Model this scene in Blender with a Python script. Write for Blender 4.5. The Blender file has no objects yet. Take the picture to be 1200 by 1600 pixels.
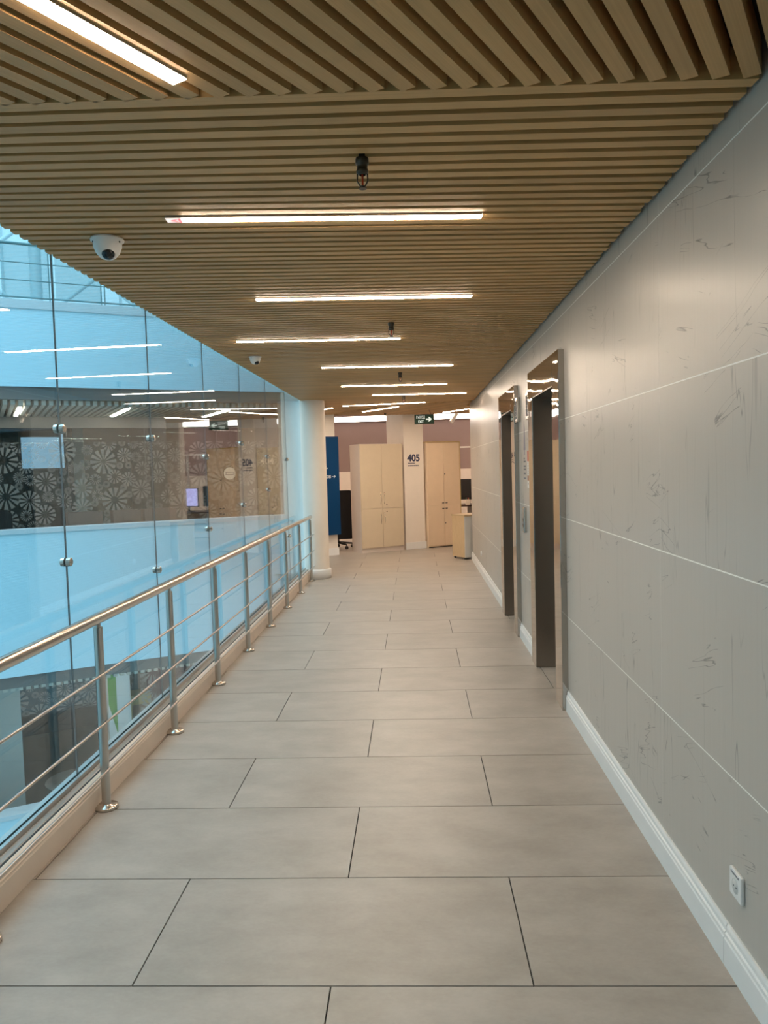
import bpy, bmesh, math, random
from mathutils import Vector, Matrix
random.seed(7)
sc = bpy.context.scene
COL = sc.collection
PI = math.pi
R_ = math.radians

# ------------------------------------------------------------ camera, world, light, exposure
F_PX, YAW, PITCH, ROLL, EYE = 1192.77, 0.0412612, 0.0574038, -0.0277733, 1.53253
TX0, TY0 = -0.887137, 2.175224            # one corner of the floor tile grid
fw = Vector((-math.sin(YAW)*math.cos(PITCH), math.cos(YAW)*math.cos(PITCH), -math.sin(PITCH)))
rt = Vector((math.cos(YAW), math.sin(YAW), 0)); up = rt.cross(fw)
r2 = rt*math.cos(ROLL) + up*math.sin(ROLL); u2 = up*math.cos(ROLL) - rt*math.sin(ROLL)
cd = bpy.data.cameras.new('camera'); cam = bpy.data.objects.new('camera', cd); COL.objects.link(cam)
cam.matrix_world = Matrix(((r2.x, u2.x, -fw.x, 0), (r2.y, u2.y, -fw.y, 0), (r2.z, u2.z, -fw.z, EYE), (0, 0, 0, 1)))
cd.sensor_fit = 'VERTICAL'; cd.sensor_height = 36.0; cd.lens = 36.0*F_PX/1600.0
cd.clip_start = 0.02; cd.clip_end = 200
sc.camera = cam

W = bpy.data.worlds.new('overcast_sky'); sc.world = W; W.use_nodes = True
bg = W.node_tree.nodes['Background']
bg.inputs['Color'].default_value = (0.42, 0.81, 1.0, 1); bg.inputs['Strength'].default_value = 1.35

def area(name, loc, sx, sy, power, color, rot=(0, 0, 0)):
    d = bpy.data.lights.new(name, 'AREA'); d.shape = 'RECTANGLE'; d.size = sx; d.size_y = sy
    d.energy = power; d.color = color
    o = bpy.data.objects.new(name, d); COL.objects.link(o); o.location = loc; o.rotation_euler = rot
    return o
SKYLIGHT = area('atrium_skylight', (-6.2, 5.5, 9.0), 7.5, 12.0, 1120, (0.64, 0.87, 1.0))
STRIP = 90.0            # radiance of the linear ceiling lamps
STRIP_COL = (1.0, 0.80, 0.61)
COVE = 15.0              # the luminous strip along the office wall

sc.view_settings.view_transform = 'Standard'; sc.view_settings.look = 'None'
sc.view_settings.exposure = 0.0; sc.view_settings.gamma = 1.0
sc.view_settings.use_curve_mapping = False
sc.cycles.transparent_max_bounces = 24
sc.cycles.max_bounces = 10
sc.cycles.sample_clamp_indirect = 6.0

# ------------------------------------------------------------ materials
MATS = {}
def nt(name):
    m = bpy.data.materials.new(name); m.use_nodes = True; MATS[name] = m
    t = m.node_tree; return m, t.nodes, t.links, t.nodes['Principled BSDF']
def plain(name, col, rough=0.5, metal=0.0, spec=0.5, vary=0.0, nscale=8.0, bump=0.0, bscale=60.0):
    m, N, L, b = nt(name)
    b.inputs['Base Color'].default_value = (*col, 1); b.inputs['Roughness'].default_value = rough
    b.inputs['Metallic'].default_value = metal; b.inputs['Specular IOR Level'].default_value = spec
    tc = N.new('ShaderNodeTexCoord')
    if vary:
        n = N.new('ShaderNodeTexNoise'); n.inputs['Scale'].default_value = nscale; n.inputs['Detail'].default_value = 4
        L.new(tc.outputs['Object'], n.inputs['Vector'])
        r = N.new('ShaderNodeMix'); r.data_type = 'RGBA'
        r.inputs[6].default_value = (*[c*(1-vary) for c in col], 1); r.inputs[7].default_value = (*[min(1, c*(1+vary)) for c in col], 1)
        L.new(n.outputs['Fac'], r.inputs[0]); L.new(r.outputs[2], b.inputs['Base Color'])
    if bump:
        n2 = N.new('ShaderNodeTexNoise'); n2.inputs['Scale'].default_value = bscale
        L.new(tc.outputs['Object'], n2.inputs['Vector'])
        bp = N.new('ShaderNodeBump'); bp.inputs['Strength'].default_value = bump; bp.inputs['Distance'].default_value = 0.01
        L.new(n2.outputs['Fac'], bp.inputs['Height']); L.new(bp.outputs['Normal'], b.inputs['Normal'])
    return m
def emit(name, col, s):
    m, N, L, b = nt(name)
    b.inputs['Base Color'].default_value = (0.9, 0.9, 0.9, 1)
    b.inputs['Emission Color'].default_value = (*col, 1); b.inputs['Emission Strength'].default_value = s
    return m
def math_node(N, L, op, a, bv=None):
    n = N.new('ShaderNodeMath'); n.operation = op
    for i, v in enumerate((a, bv)):
        if v is None: continue
        if isinstance(v, (int, float)): n.inputs[i].default_value = v
        else: L.new(v, n.inputs[i])
    return n.outputs[0]

def wood_slat(name, c1, c2, rough=0.45):
    m, N, L, b = nt(name)
    tc = N.new('ShaderNodeTexCoord'); oi = N.new('ShaderNodeObjectInfo')
    mp = N.new('ShaderNodeMapping'); mp.inputs['Scale'].default_value = (3.0, 9.0, 9.0)
    add = N.new('ShaderNodeVectorMath'); add.operation = 'ADD'
    mul = N.new('ShaderNodeVectorMath'); mul.operation = 'SCALE'; mul.inputs['Scale'].default_value = 40.0
    cx = N.new('ShaderNodeCombineXYZ')
    for i in range(3): L.new(oi.outputs['Random'], cx.inputs[i])
    L.new(cx.outputs[0], mul.inputs[0]); L.new(tc.outputs['Object'], mp.inputs['Vector'])
    L.new(mp.outputs[0], add.inputs[0]); L.new(mul.outputs[0], add.inputs[1])
    n = N.new('ShaderNodeTexNoise'); n.inputs['Scale'].default_value = 1.0; n.inputs['Detail'].default_value = 5
    L.new(add.outputs[0], n.inputs['Vector'])
    r = N.new('ShaderNodeMix'); r.data_type = 'RGBA'; r.inputs[6].default_value = (*c1, 1); r.inputs[7].default_value = (*c2, 1)
    L.new(n.outputs['Fac'], r.inputs[0])
    hs = N.new('ShaderNodeHueSaturation'); L.new(r.outputs[2], hs.inputs['Color'])
    L.new(math_node(N, L, 'ADD', math_node(N, L, 'MULTIPLY', oi.outputs['Random'], 0.2), 0.9), hs.inputs['Value'])
    L.new(hs.outputs[0], b.inputs['Base Color']); b.inputs['Roughness'].default_value = rough
    b.inputs['Specular IOR Level'].default_value = 0.4
    return m
def floor_tile(name):
    m, N, L, b = nt(name)
    ge = N.new('ShaderNodeNewGeometry'); oi = N.new('ShaderNodeObjectInfo')
    cx = N.new('ShaderNodeCombineXYZ'); L.new(math_node(N, L, 'MULTIPLY', oi.outputs['Random'], 50), cx.inputs[2])
    add = N.new('ShaderNodeVectorMath'); add.operation = 'ADD'
    L.new(ge.outputs['Position'], add.inputs[0]); L.new(cx.outputs[0], add.inputs[1])
    mp = N.new('ShaderNodeMapping'); mp.inputs['Scale'].default_value = (1.0, 1.6, 1.0); L.new(add.outputs[0], mp.inputs['Vector'])
    n = N.new('ShaderNodeTexNoise'); n.inputs['Scale'].default_value = 3.2; n.inputs['Detail'].default_value = 7; n.inputs['Roughness'].default_value = 0.62
    L.new(mp.outputs[0], n.inputs['Vector'])
    n3 = N.new('ShaderNodeTexNoise'); n3.inputs['Scale'].default_value = 60; n3.inputs['Detail'].default_value = 3
    L.new(mp.outputs[0], n3.inputs['Vector'])
    cr = N.new('ShaderNodeValToRGB'); cr.color_ramp.elements[0].position = 0.34; cr.color_ramp.elements[1].position = 0.66
    cr.color_ramp.elements[0].color = (0.315, 0.280, 0.242, 1); cr.color_ramp.elements[1].color = (0.425, 0.382, 0.335, 1)
    mixf = math_node(N, L, 'ADD', math_node(N, L, 'MULTIPLY', n.outputs['Fac'], 0.85), math_node(N, L, 'MULTIPLY', n3.outputs['Fac'], 0.15))
    L.new(mixf, cr.inputs[0])
    hs = N.new('ShaderNodeHueSaturation'); L.new(cr.outputs[0], hs.inputs['Color'])
    L.new(math_node(N, L, 'ADD', math_node(N, L, 'MULTIPLY', oi.outputs['Random'], 0.08), 0.96), hs.inputs['Value'])
    L.new(hs.outputs[0], b.inputs['Base Color'])
    rr = math_node(N, L, 'ADD', math_node(N, L, 'MULTIPLY', n.outputs['Fac'], 0.22), 0.27)
    L.new(rr, b.inputs['Roughness']); b.inputs['Specular IOR Level'].default_value = 0.45
    return m
def wall_stone(name):
    m, N, L, b = nt(name)
    ge = N.new('ShaderNodeNewGeometry'); oi = N.new('ShaderNodeObjectInfo')
    cx = N.new('ShaderNodeCombineXYZ'); L.new(math_node(N, L, 'MULTIPLY', oi.outputs['Random'], 37), cx.inputs[0])
    add = N.new('ShaderNodeVectorMath'); add.operation = 'ADD'
    L.new(ge.outputs['Position'], add.inputs[0]); L.new(cx.outputs[0], add.inputs[1])
    def noise(scale, vec, detail=3, rough=0.5, dist=0.0, rot=0.0):
        vr = N.new('ShaderNodeVectorRotate'); vr.rotation_type = 'X_AXIS'; vr.inputs['Angle'].default_value = rot; L.new(add.outputs[0], vr.inputs['Vector'])
        mp = N.new('ShaderNodeMapping'); mp.inputs['Scale'].default_value = vec; L.new(vr.outputs[0], mp.inputs['Vector'])
        n = N.new('ShaderNodeTexNoise'); n.inputs['Scale'].default_value = scale; n.inputs['Detail'].default_value = detail
        n.inputs['Roughness'].default_value = rough; n.inputs['Distortion'].default_value = dist
        L.new(mp.outputs[0], n.inputs['Vector']); return n.outputs['Fac']
    def line(f, w):      # thin contour line of a noise field
        a = math_node(N, L, 'ABSOLUTE', math_node(N, L, 'SUBTRACT', f, 0.5))
        mr = N.new('ShaderNodeMapRange'); mr.inputs[1].default_value = w; mr.inputs[2].default_value = 0.0
        L.new(a, mr.inputs[0]); return mr.outputs[0]
    def gate(f, lo, hi):
        mr = N.new('ShaderNodeMapRange'); mr.inputs[1].default_value = lo; mr.inputs[2].default_value = hi
        L.new(f, mr.inputs[0]); return mr.outputs[0]
    vert = math_node(N, L, 'MULTIPLY', line(noise(1.0, (1, 5.0, 0.30), 3, 0.55), 0.0035), gate(noise(1.0, (1, 2.3, 1.6), 2), 0.50, 0.58))
    vert2 = math_node(N, L, 'MULTIPLY', line(noise(1.0, (1, 11.0, 0.7), 2, 0.5), 0.006), gate(noise(1.0, (1, 2.6, 1.2), 2), 0.52, 0.62))
    diag = math_node(N, L, 'MULTIPLY', line(noise(1.0, (1, 5.5, 0.55), 4, 0.6, 0.0, R_(76)), 0.0042), gate(noise(1.0, (1, 2.6, 2.6), 2), 0.595, 0.615))
    diag2 = math_node(N, L, 'MULTIPLY', line(noise(1.0, (1, 6.5, 0.6), 4, 0.6, 0.0, R_(-70)), 0.0042), gate(noise(1.3, (1, 2.4, 2.4), 2), 0.60, 0.62))
    veins = math_node(N, L, 'MAXIMUM', math_node(N, L, 'MULTIPLY', vert, 0.62), math_node(N, L, 'MAXIMUM', math_node(N, L, 'MULTIPLY', vert2, 0.34), math_node(N, L, 'MULTIPLY', math_node(N, L, 'MAXIMUM', diag, diag2), 0.72)))
    base = N.new('ShaderNodeMix'); base.data_type = 'RGBA'
    base.inputs[6].default_value = (0.465, 0.425, 0.380, 1); base.inputs[7].default_value = (0.525, 0.485, 0.437, 1)
    fine = noise(1.0, (1, 90.0, 1.2), 2); soft = noise(1.5, (1, 1, 1), 3)
    L.new(math_node(N, L, 'ADD', math_node(N, L, 'MULTIPLY', fine, 0.5), math_node(N, L, 'MULTIPLY', soft, 0.5)), base.inputs[0])
    mx = N.new('ShaderNodeMix'); mx.data_type = 'RGBA'; mx.inputs[7].default_value = (0.06, 0.055, 0.05, 1)
    L.new(base.outputs[2], mx.inputs[6]); L.new(veins, mx.inputs[0]); L.new(mx.outputs[2], b.inputs['Base Color'])
    b.inputs['Roughness'].default_value = 0.33; b.inputs['Specular IOR Level'].default_value = 0.5
    bp = N.new('ShaderNodeBump'); bp.inputs['Strength'].default_value = 0.06; bp.inputs['Distance'].default_value = 0.004
    L.new(fine, bp.inputs['Height']); L.new(bp.outputs['Normal'], b.inputs['Normal'])
    return m
def steel(name, col=(0.60, 0.58, 0.55), rough=0.18, bump=0.0, bscale=5.0, aniso=None):
    m, N, L, b = nt(name)
    b.inputs['Base Color'].default_value = (*col, 1); b.inputs['Metallic'].default_value = 1.0; b.inputs['Roughness'].default_value = rough
    tc = N.new('ShaderNodeTexCoord')
    if aniso:
        mp = N.new('ShaderNodeMapping'); mp.inputs['Scale'].default_value = aniso; L.new(tc.outputs['Object'], mp.inputs['Vector'])
        n = N.new('ShaderNodeTexNoise'); n.inputs['Scale'].default_value = 1.0; L.new(mp.outputs[0], n.inputs['Vector'])
        L.new(math_node(N, L, 'ADD', math_node(N, L, 'MULTIPLY', n.outputs['Fac'], 0.16), rough-0.08), b.inputs['Roughness'])
    if bump:
        n2 = N.new('ShaderNodeTexNoise'); n2.inputs['Scale'].default_value = bscale; n2.inputs['Detail'].default_value = 1
        L.new(tc.outputs['Object'], n2.inputs['Vector'])
        bp = N.new('ShaderNodeBump'); bp.inputs['Strength'].default_value = bump; bp.inputs['Distance'].default_value = 0.02
        L.new(n2.outputs['Fac'], bp.inputs['Height']); L.new(bp.outputs['Normal'], b.inputs['Normal'])
    return m
def glass(name, tint, rmul=1.0):
    m, N, L, b = nt(name); N.remove(b); out = N['Material Output']
    tr = N.new('ShaderNodeBsdfTransparent'); tr.inputs['Color'].default_value = (*tint, 1)
    gl = N.new('ShaderNodeBsdfGlossy'); gl.inputs['Roughness'].default_value = 0.0; gl.inputs['Color'].default_value = (0.95, 0.97, 1, 1)
    lw = N.new('ShaderNodeLayerWeight'); lw.inputs['Blend'].default_value = 0.5     # facing = 1 - |cos|, Schlick's Fresnel below
    p = math_node(N, L, 'POWER', lw.outputs['Facing'], 4.4)
    f = math_node(N, L, 'ADD', math_node(N, L, 'MULTIPLY', p, 0.95*rmul), 0.045*rmul)
    mx = N.new('ShaderNodeMixShader'); L.new(f, mx.inputs[0]); L.new(tr.outputs[0], mx.inputs[1]); L.new(gl.outputs[0], mx.inputs[2])
    L.new(mx.outputs[0], out.inputs['Surface']); return m
def film(name, col, a):
    m, N, L, b = nt(name); out = N['Material Output']
    b.inputs['Base Color'].default_value = (*col, 1); b.inputs['Roughness'].default_value = 0.7
    tr = N.new('ShaderNodeBsdfTransparent'); mx = N.new('ShaderNodeMixShader'); mx.inputs[0].default_value = a
    L.new(tr.outputs[0], mx.inputs[1]); L.new(b.outputs[0], mx.inputs[2]); L.new(mx.outputs[0], out.inputs['Surface']); return m
def ribbed(name, col, scale, strength=0.3):
    m, N, L, b = nt(name); b.inputs['Base Color'].default_value = (*col, 1); b.inputs['Roughness'].default_value = 0.6
    tc = N.new('ShaderNodeTexCoord'); wv = N.new('ShaderNodeTexWave'); wv.bands_direction = 'Z'; wv.inputs['Scale'].default_value = scale
    L.new(tc.outputs['Object'], wv.inputs['Vector'])
    bp = N.new('ShaderNodeBump'); bp.inputs['Strength'].default_value = strength; bp.inputs['Distance'].default_value = 0.004
    L.new(wv.outputs['Fac'], bp.inputs['Height']); L.new(bp.outputs['Normal'], b.inputs['Normal']); return m

M_TILE = floor_tile('porcelain_tile'); M_GROUT = plain('dark_grout', (0.035, 0.033, 0.03), 0.9, vary=0.2)
M_STONE = wall_stone('grey_veined_panel'); M_WGROUT = plain('pale_joint', (0.93, 0.91, 0.86), 0.8, vary=0.1)
M_OAK = wood_slat('oak_veneer', (0.49, 0.285, 0.108), (0.68, 0.42, 0.180)); M_VOID = plain('ceiling_void', (0.045, 0.03, 0.018), 0.95, vary=0.2)
M_WHITE = plain('white_paint', (0.80, 0.78, 0.75), 0.5, vary=0.03); M_CREAM = plain('cream_paint', (0.85, 0.77, 0.68), 0.55, vary=0.03)
M_SKIRT = plain('white_skirting', (0.82, 0.81, 0.79), 0.35, vary=0.04)
M_CURB = plain('pinkish_stone_paint', (0.74, 0.64, 0.55), 0.55, vary=0.06)
M_STEEL = steel('brushed_stainless', (0.62, 0.58, 0.53), 0.2, aniso=(4, 4, 120)); M_POST = steel('satin_stainless', (0.55, 0.53, 0.50), 0.28)
M_MIRROR = steel('polished_stainless', (0.46, 0.425, 0.39), 0.045, bump=0.16, bscale=3.6); M_DARKST = steel('dark_brushed_steel', (0.30, 0.26, 0.225), 0.34, aniso=(90, 90, 2))
M_ALU = steel('aluminium', (0.66, 0.63, 0.60), 0.32); M_GLASS = glass('clear_pane', (0.86, 0.94, 0.96)); M_GLASS2 = glass('partition_glass', (0.80, 0.84, 0.84), 0.7)
M_GASKET = plain('black_gasket', (0.02, 0.02, 0.022), 0.6, vary=0.1)
M_BEHIND = plain('taupe_paint', (0.30, 0.25, 0.20), 0.7, vary=0.05)  # darkness behind the viewer put into the wall colour, for the steel reflections
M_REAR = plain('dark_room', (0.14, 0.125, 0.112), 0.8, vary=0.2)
M_SEAL = plain('grey_silicone', (0.10, 0.11, 0.12), 0.4, vary=0.1)
M_FASCIA = ribbed('pale_blue_fascia_siding', (0.56, 0.77, 0.86), 22.0); M_COPING = plain('grey_coping', (0.60, 0.63, 0.66), 0.5, vary=0.05)  # white siding with the blue of the daylight mixed into its base colour
M_BAND = plain('dark_band', (0.10, 0.11, 0.11), 0.6, vary=0.1)
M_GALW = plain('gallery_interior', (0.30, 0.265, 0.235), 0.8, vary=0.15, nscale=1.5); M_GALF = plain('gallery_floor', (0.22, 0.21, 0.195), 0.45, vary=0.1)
M_PALESLAT = plain('pale_slats', (0.62, 0.58, 0.50), 0.6, vary=0.1)
M_PRINT = film('frosted_print', (0.82, 0.80, 0.76), 0.32); M_PURPLE = plain('mauve_paint', (0.30, 0.215, 0.20), 0.7, vary=0.05, nscale=2)
M_LIGHT = emit('led_diffuser', STRIP_COL, STRIP); M_COVE = emit('cove_diffuser', (1.0, 0.86, 0.76), COVE)
M_GALLIGHT = emit('gallery_led', (1.0, 0.90, 0.78), 30.0)
M_CAB1 = plain('beige_laminate', (0.66, 0.55, 0.40), 0.45, vary=0.04); M_CAB1S = plain('pale_cabinet_side', (0.70, 0.61, 0.54), 0.5, vary=0.04)
M_CAB2 = plain('cream_laminate', (0.80, 0.62, 0.44), 0.42, vary=0.04); M_EDGE = plain('yellow_edging', (0.60, 0.42, 0.14), 0.5, vary=0.1)
M_BEECH = wood_slat('beech_laminate', (0.54, 0.385, 0.215), (0.66, 0.49, 0.30)); M_GREYFRONT = plain('grey_white_front', (0.62, 0.62, 0.60), 0.4, vary=0.04)
M_BLACKM = plain('black_metal', (0.025, 0.023, 0.022), 0.4, vary=0.1); M_BLACKF = plain('black_fabric', (0.008, 0.008, 0.009), 0.9, vary=0.2)
M_BLUE = plain('navy_blue_board', (0.001, 0.04, 0.125), 0.6, spec=0.15, vary=0.04); M_INK = plain('navy_ink', (0.025, 0.03, 0.09), 0.6, vary=0.1)
M_SIGNW = plain('white_ink', (0.85, 0.85, 0.85), 0.6, vary=0.02); M_GREEN = emit('green_sign_face', (0.01, 0.06, 0.03), 0.12)
MATS['green_sign_face'].node_tree.nodes['Principled BSDF'].inputs['Base Color'].default_value = (0.004, 0.03, 0.016, 1)
M_LIT = emit('lit_lettering', (0.75, 0.95, 0.82), 0.75); M_LITDIM = emit('dim_lettering', (0.45, 0.6, 0.58), 0.35)
M_PLASTIC = plain('white_plastic', (0.80, 0.79, 0.77), 0.32, vary=0.02); M_DOME = plain('smoked_dome', (0.012, 0.014, 0.018), 0.08, vary=0.1)
M_BRONZE = plain('dark_bronze', (0.07, 0.055, 0.042), 0.35, metal=0.7, vary=0.2); M_BULB = plain('red_bulb', (0.45, 0.05, 0.02), 0.1, vary=0.1)
M_RED = plain('red_sticker', (0.62, 0.09, 0.05), 0.5, vary=0.1); M_BROWNST = plain('brown_sticker', (0.36, 0.16, 0.10), 0.5, vary=0.1)
M_GREYINK = plain('grey_ink', (0.22, 0.22, 0.24), 0.6, vary=0.1); M_LILAC = plain('lilac_ink', (0.27, 0.25, 0.32), 0.6, vary=0.1)
M_DARKWOOD = plain('dark_walnut', (0.055, 0.025, 0.015), 0.4, vary=0.3); M_SCREEN = emit('screen_glow', (0.35, 0.38, 0.85), 1.6)
M_BROWN = plain('brown_planter', (0.155, 0.085, 0.062), 0.7, vary=0.2); M_SOIL = plain('dark_soil', (0.03, 0.026, 0.02), 0.95, vary=0.3)
M_LEAF = plain('green_poster', (0.08, 0.32, 0.04), 0.6, vary=0.3); M_OCHRE = plain('ochre_box', (0.34, 0.25, 0.10), 0.7, vary=0.2)
M_MAROON = plain('maroon_wall', (0.11, 0.04, 0.05), 0.7, vary=0.2); M_FROST = plain('pale_sign_disc', (0.82, 0.76, 0.66), 0.6, vary=0.05)
M_SKYSTEEL = plain('pale_blue_steel', (0.45, 0.58, 0.62), 0.5, vary=0.05); M_RAILG = plain('teal_grey_rail', (0.10, 0.22, 0.24), 0.4, vary=0.1)
M_GREENGREY = plain('grey_green_wall', (0.42, 0.43, 0.40), 0.7, vary=0.06); M_WINDOW = film('frosted_window', (0.9, 0.95, 1.0), 0.25)
M_REDTIP = emit('red_marker_film', (1.0, 0.03, 0.06), 0.8)

# ------------------------------------------------------------ mesh helpers
class MB:
    def __init__(s): s.v = []; s.f = []; s.sm = []
    def add(s, vs, fs, smooth=False, M=None):
        o = len(s.v); s.v += [tuple(M @ Vector(v)) if M else tuple(v) for v in vs]
        s.f += [tuple(i+o for i in f) for f in fs]; s.sm += [smooth]*len(fs); return s
    def box(s, x0, x1, y0, y1, z0, z1, M=None):
        vs = [(x, y, z) for z in (z0, z1) for y in (y0, y1) for x in (x0, x1)]
        return s.add(vs, [(0, 2, 3, 1), (4, 5, 7, 6), (0, 1, 5, 4), (2, 6, 7, 3), (0, 4, 6, 2), (1, 3, 7, 5)], False, M)
    def rbox(s, x0, x1, y0, y1, z0, z1, r=0.01, M=None):       # box with chamfered edges
        bm = bmesh.new(); bmesh.ops.create_cube(bm, size=1)
        for v in bm.verts: v.co = Vector(((x0+x1)/2+v.co.x*(x1-x0), (y0+y1)/2+v.co.y*(y1-y0), (z0+z1)/2+v.co.z*(z1-z0)))
        bmesh.ops.bevel(bm, geom=bm.edges[:], offset=r, segments=2, affect='EDGES', profile=0.6)
        bm.verts.index_update()
        s.add([v.co[:] for v in bm.verts], [[v.index for v in f.verts] for f in bm.faces], False, M); bm.free(); return s
    def cyl(s, p0, p1, r0, r1=None, n=20, caps=True):
        r1 = r0 if r1 is None else r1
        p0 = Vector(p0); p1 = Vector(p1); d = (p1-p0).normalized()
        a = d.orthogonal().normalized(); b = d.cross(a)
        vs = []
        for p, r in ((p0, r0), (p1, r1)):
            for i in range(n):
                t = 2*PI*i/n; vs.append(p+(a*math.cos(t)+b*math.sin(t))*r)
        s.add(vs, [(i, (i+1) % n, n+(i+1) % n, n+i) for i in range(n)], True)
        if caps: s.add(vs[:n], [tuple(range(n-1, -1, -1))]); s.add(vs[n:], [tuple(range(n))])
        return s
    def lathe(s, c, prof, n=24, M=None):                     # profile [(r, z)] about a vertical axis at c
        vs = []; fs = []
        for r, z in prof:
            for i in range(n):
                t = 2*PI*i/n; vs.append((c[0]+r*math.cos(t), c[1]+r*math.sin(t), c[2]+z))
        for k in range(len(prof)-1):
            for i in range(n): fs.append((k*n+i, k*n+(i+1) % n, (k+1)*n+(i+1) % n, (k+1)*n+i))
        s.add(vs, fs, True, M); return s
    def prism(s, pts, axis, a0, a1, M=None):                 # closed outline extruded along an axis
        n = len(pts)
        def mk(p, a):
            return {'x': (a, p[0], p[1]), 'y': (p[0], a, p[1]), 'z': (p[0], p[1], a)}[axis]
        vs = [mk(p, a0) for p in pts]+[mk(p, a1) for p in pts]
        return s.add(vs, [tuple(range(n-1, -1, -1)), tuple(range(n, 2*n))]+[(i, (i+1) % n, n+(i+1) % n, n+i) for i in range(n)], False, M)
    def tube(s, pts, r, n=10):
        for a, b in zip(pts[:-1], pts[1:]): s.cyl(a, b, r, n=n)
        return s
    def mesh(s, name, mat):
        me = bpy.data.meshes.new(name); me.from_pydata(s.v, [], s.f); me.polygons.foreach_set('use_smooth', s.sm)
        if mat: me.materials.append(mat)
        bm = bmesh.new(); bm.from_mesh(me); bmesh.ops.recalc_face_normals(bm, faces=bm.faces[:]); bm.to_mesh(me); bm.free()
        me.update(); return me
    def build(s, name, mat, parent=None):
        o = bpy.data.objects.new(name, s.mesh(name, mat)); COL.objects.link(o)
        if parent: o.parent = parent
        return o
def tag(o, label=None, cat=None, group=None, kind=None):
    for k, v in (('label', label), ('category', cat), ('group', group), ('kind', kind)):
        if v: o[k] = v
    return o
def empty(name, loc=(0, 0, 0), rz=0.0):
    o = bpy.data.objects.new(name, None); o.empty_display_size = 0.05; COL.objects.link(o)
    o.location = loc; o.rotation_euler = (0, 0, rz); return o
def link(me, name, parent, loc=(0, 0, 0), rz=0, scale=(1, 1, 1)):
    o = bpy.data.objects.new(name, me); COL.objects.link(o); o.parent = parent
    o.location = loc; o.rotation_euler = (0, 0, rz); o.scale = scale; return o
def copy_tree(o, parent=None):
    c = o.copy(); COL.objects.link(c)
    if parent: c.parent = parent
    for ch in list(o.children): copy_tree(ch, c)
    return c
def box(name, mat, x0, x1, y0, y1, z0, z1, parent=None): return MB().box(x0, x1, y0, y1, z0, z1).build(name, mat, parent)
def text(name, body, size, mat, parent, M, depth=0.001, align='LEFT', stretch=1.0, bold=0.0):
    c = bpy.data.curves.new(name, 'FONT'); c.body = body; c.size = size; c.extrude = depth; c.align_x = align; c.offset = bold
    tmp = bpy.data.objects.new('tmp', c); COL.objects.link(tmp)
    dg = bpy.context.evaluated_depsgraph_get(); me = bpy.data.meshes.new_from_object(tmp.evaluated_get(dg))
    bpy.data.objects.remove(tmp); bpy.data.curves.remove(c)
    me.name = name; me.materials.clear(); me.materials.append(mat)
    o = bpy.data.objects.new(name, me); COL.objects.link(o); o.parent = parent; o.matrix_local = M @ Matrix.Diagonal((stretch, 1, 1, 1)); return o
# text standing in the xz plane and facing -y; on the right wall it faces -x
def face_y(x, y, z): return Matrix.Translation((x, y, z)) @ Matrix.Rotation(PI/2, 4, 'X')
def arrow_pts(x, z, L, h, t, right=True):
    s = 1 if right else -1
    return [(x, z-t/2), (x+s*(L-h), z-t/2), (x+s*(L-h), z-h), (x+s*L, z), (x+s*(L-h), z+h), (x+s*(L-h), z+t/2), (x, z+t/2)]
UNIT = MB().box(-.5, .5, -.5, .5, -.5, .5).mesh('unit_board', None)
def unit(mat, name):
    m = UNIT.copy(); m.name = name; m.materials.append(mat); return m
U_SLAT, U_TILE, U_PANEL = unit(M_OAK, 'slat'), unit(M_TILE, 'tile'), unit(M_STONE, 'panel')

CEIL = 2.5; XW = 0.918; XG = -1.58; WALL_END = 12.49
LIFTS = ((4.69, 5.92), (6.745, 7.94))

# ------------------------------------------------------------ floor
fl = MB().box(-1.62, 1.2, -2.5, 12.0, -0.30, -0.006).box(-1.62, 5.0, 12.0, 18.2, -0.30, -0.006)
fl.prism([(-1.62, 11.25), (-1.62, 18.2), (-6.0, 18.2), (-6.0, 13.7), (-1.95, 11.42)], 'z', -0.30, -0.006)
floor = fl.build('floor', M_GROUT); tag(floor, 'corridor floor of large grey beige stone tiles in running bond', 'floor', kind='structure')
G = 0.0024
for k in range(-3, 26):
    y0, y1 = TY0+.6*k, TY0+.6*(k+1)
    for j in range(-3, 6):
        if (j+k) % 2: continue
        x0, x1 = TX0+.6*j, TX0+.6*(j+2)
        lo = -1.512 if y1 < 11.7 else -2.7
        hi = 1.13 if y0 < 12.0 else 3.2
        x0c, x1c = max(x0+G, lo), min(x1-G, hi)
        y0c, y1c = y0+G, min(y1-G, 18.1)
        if x1c-x0c < .006 or y1c <= y0c: continue
        link(U_TILE, 'tile', floor, ((x0c+x1c)/2, (y0c+y1c)/2, -0.006), 0, (x1c-x0c, y1c-y0c, 0.012))

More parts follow.
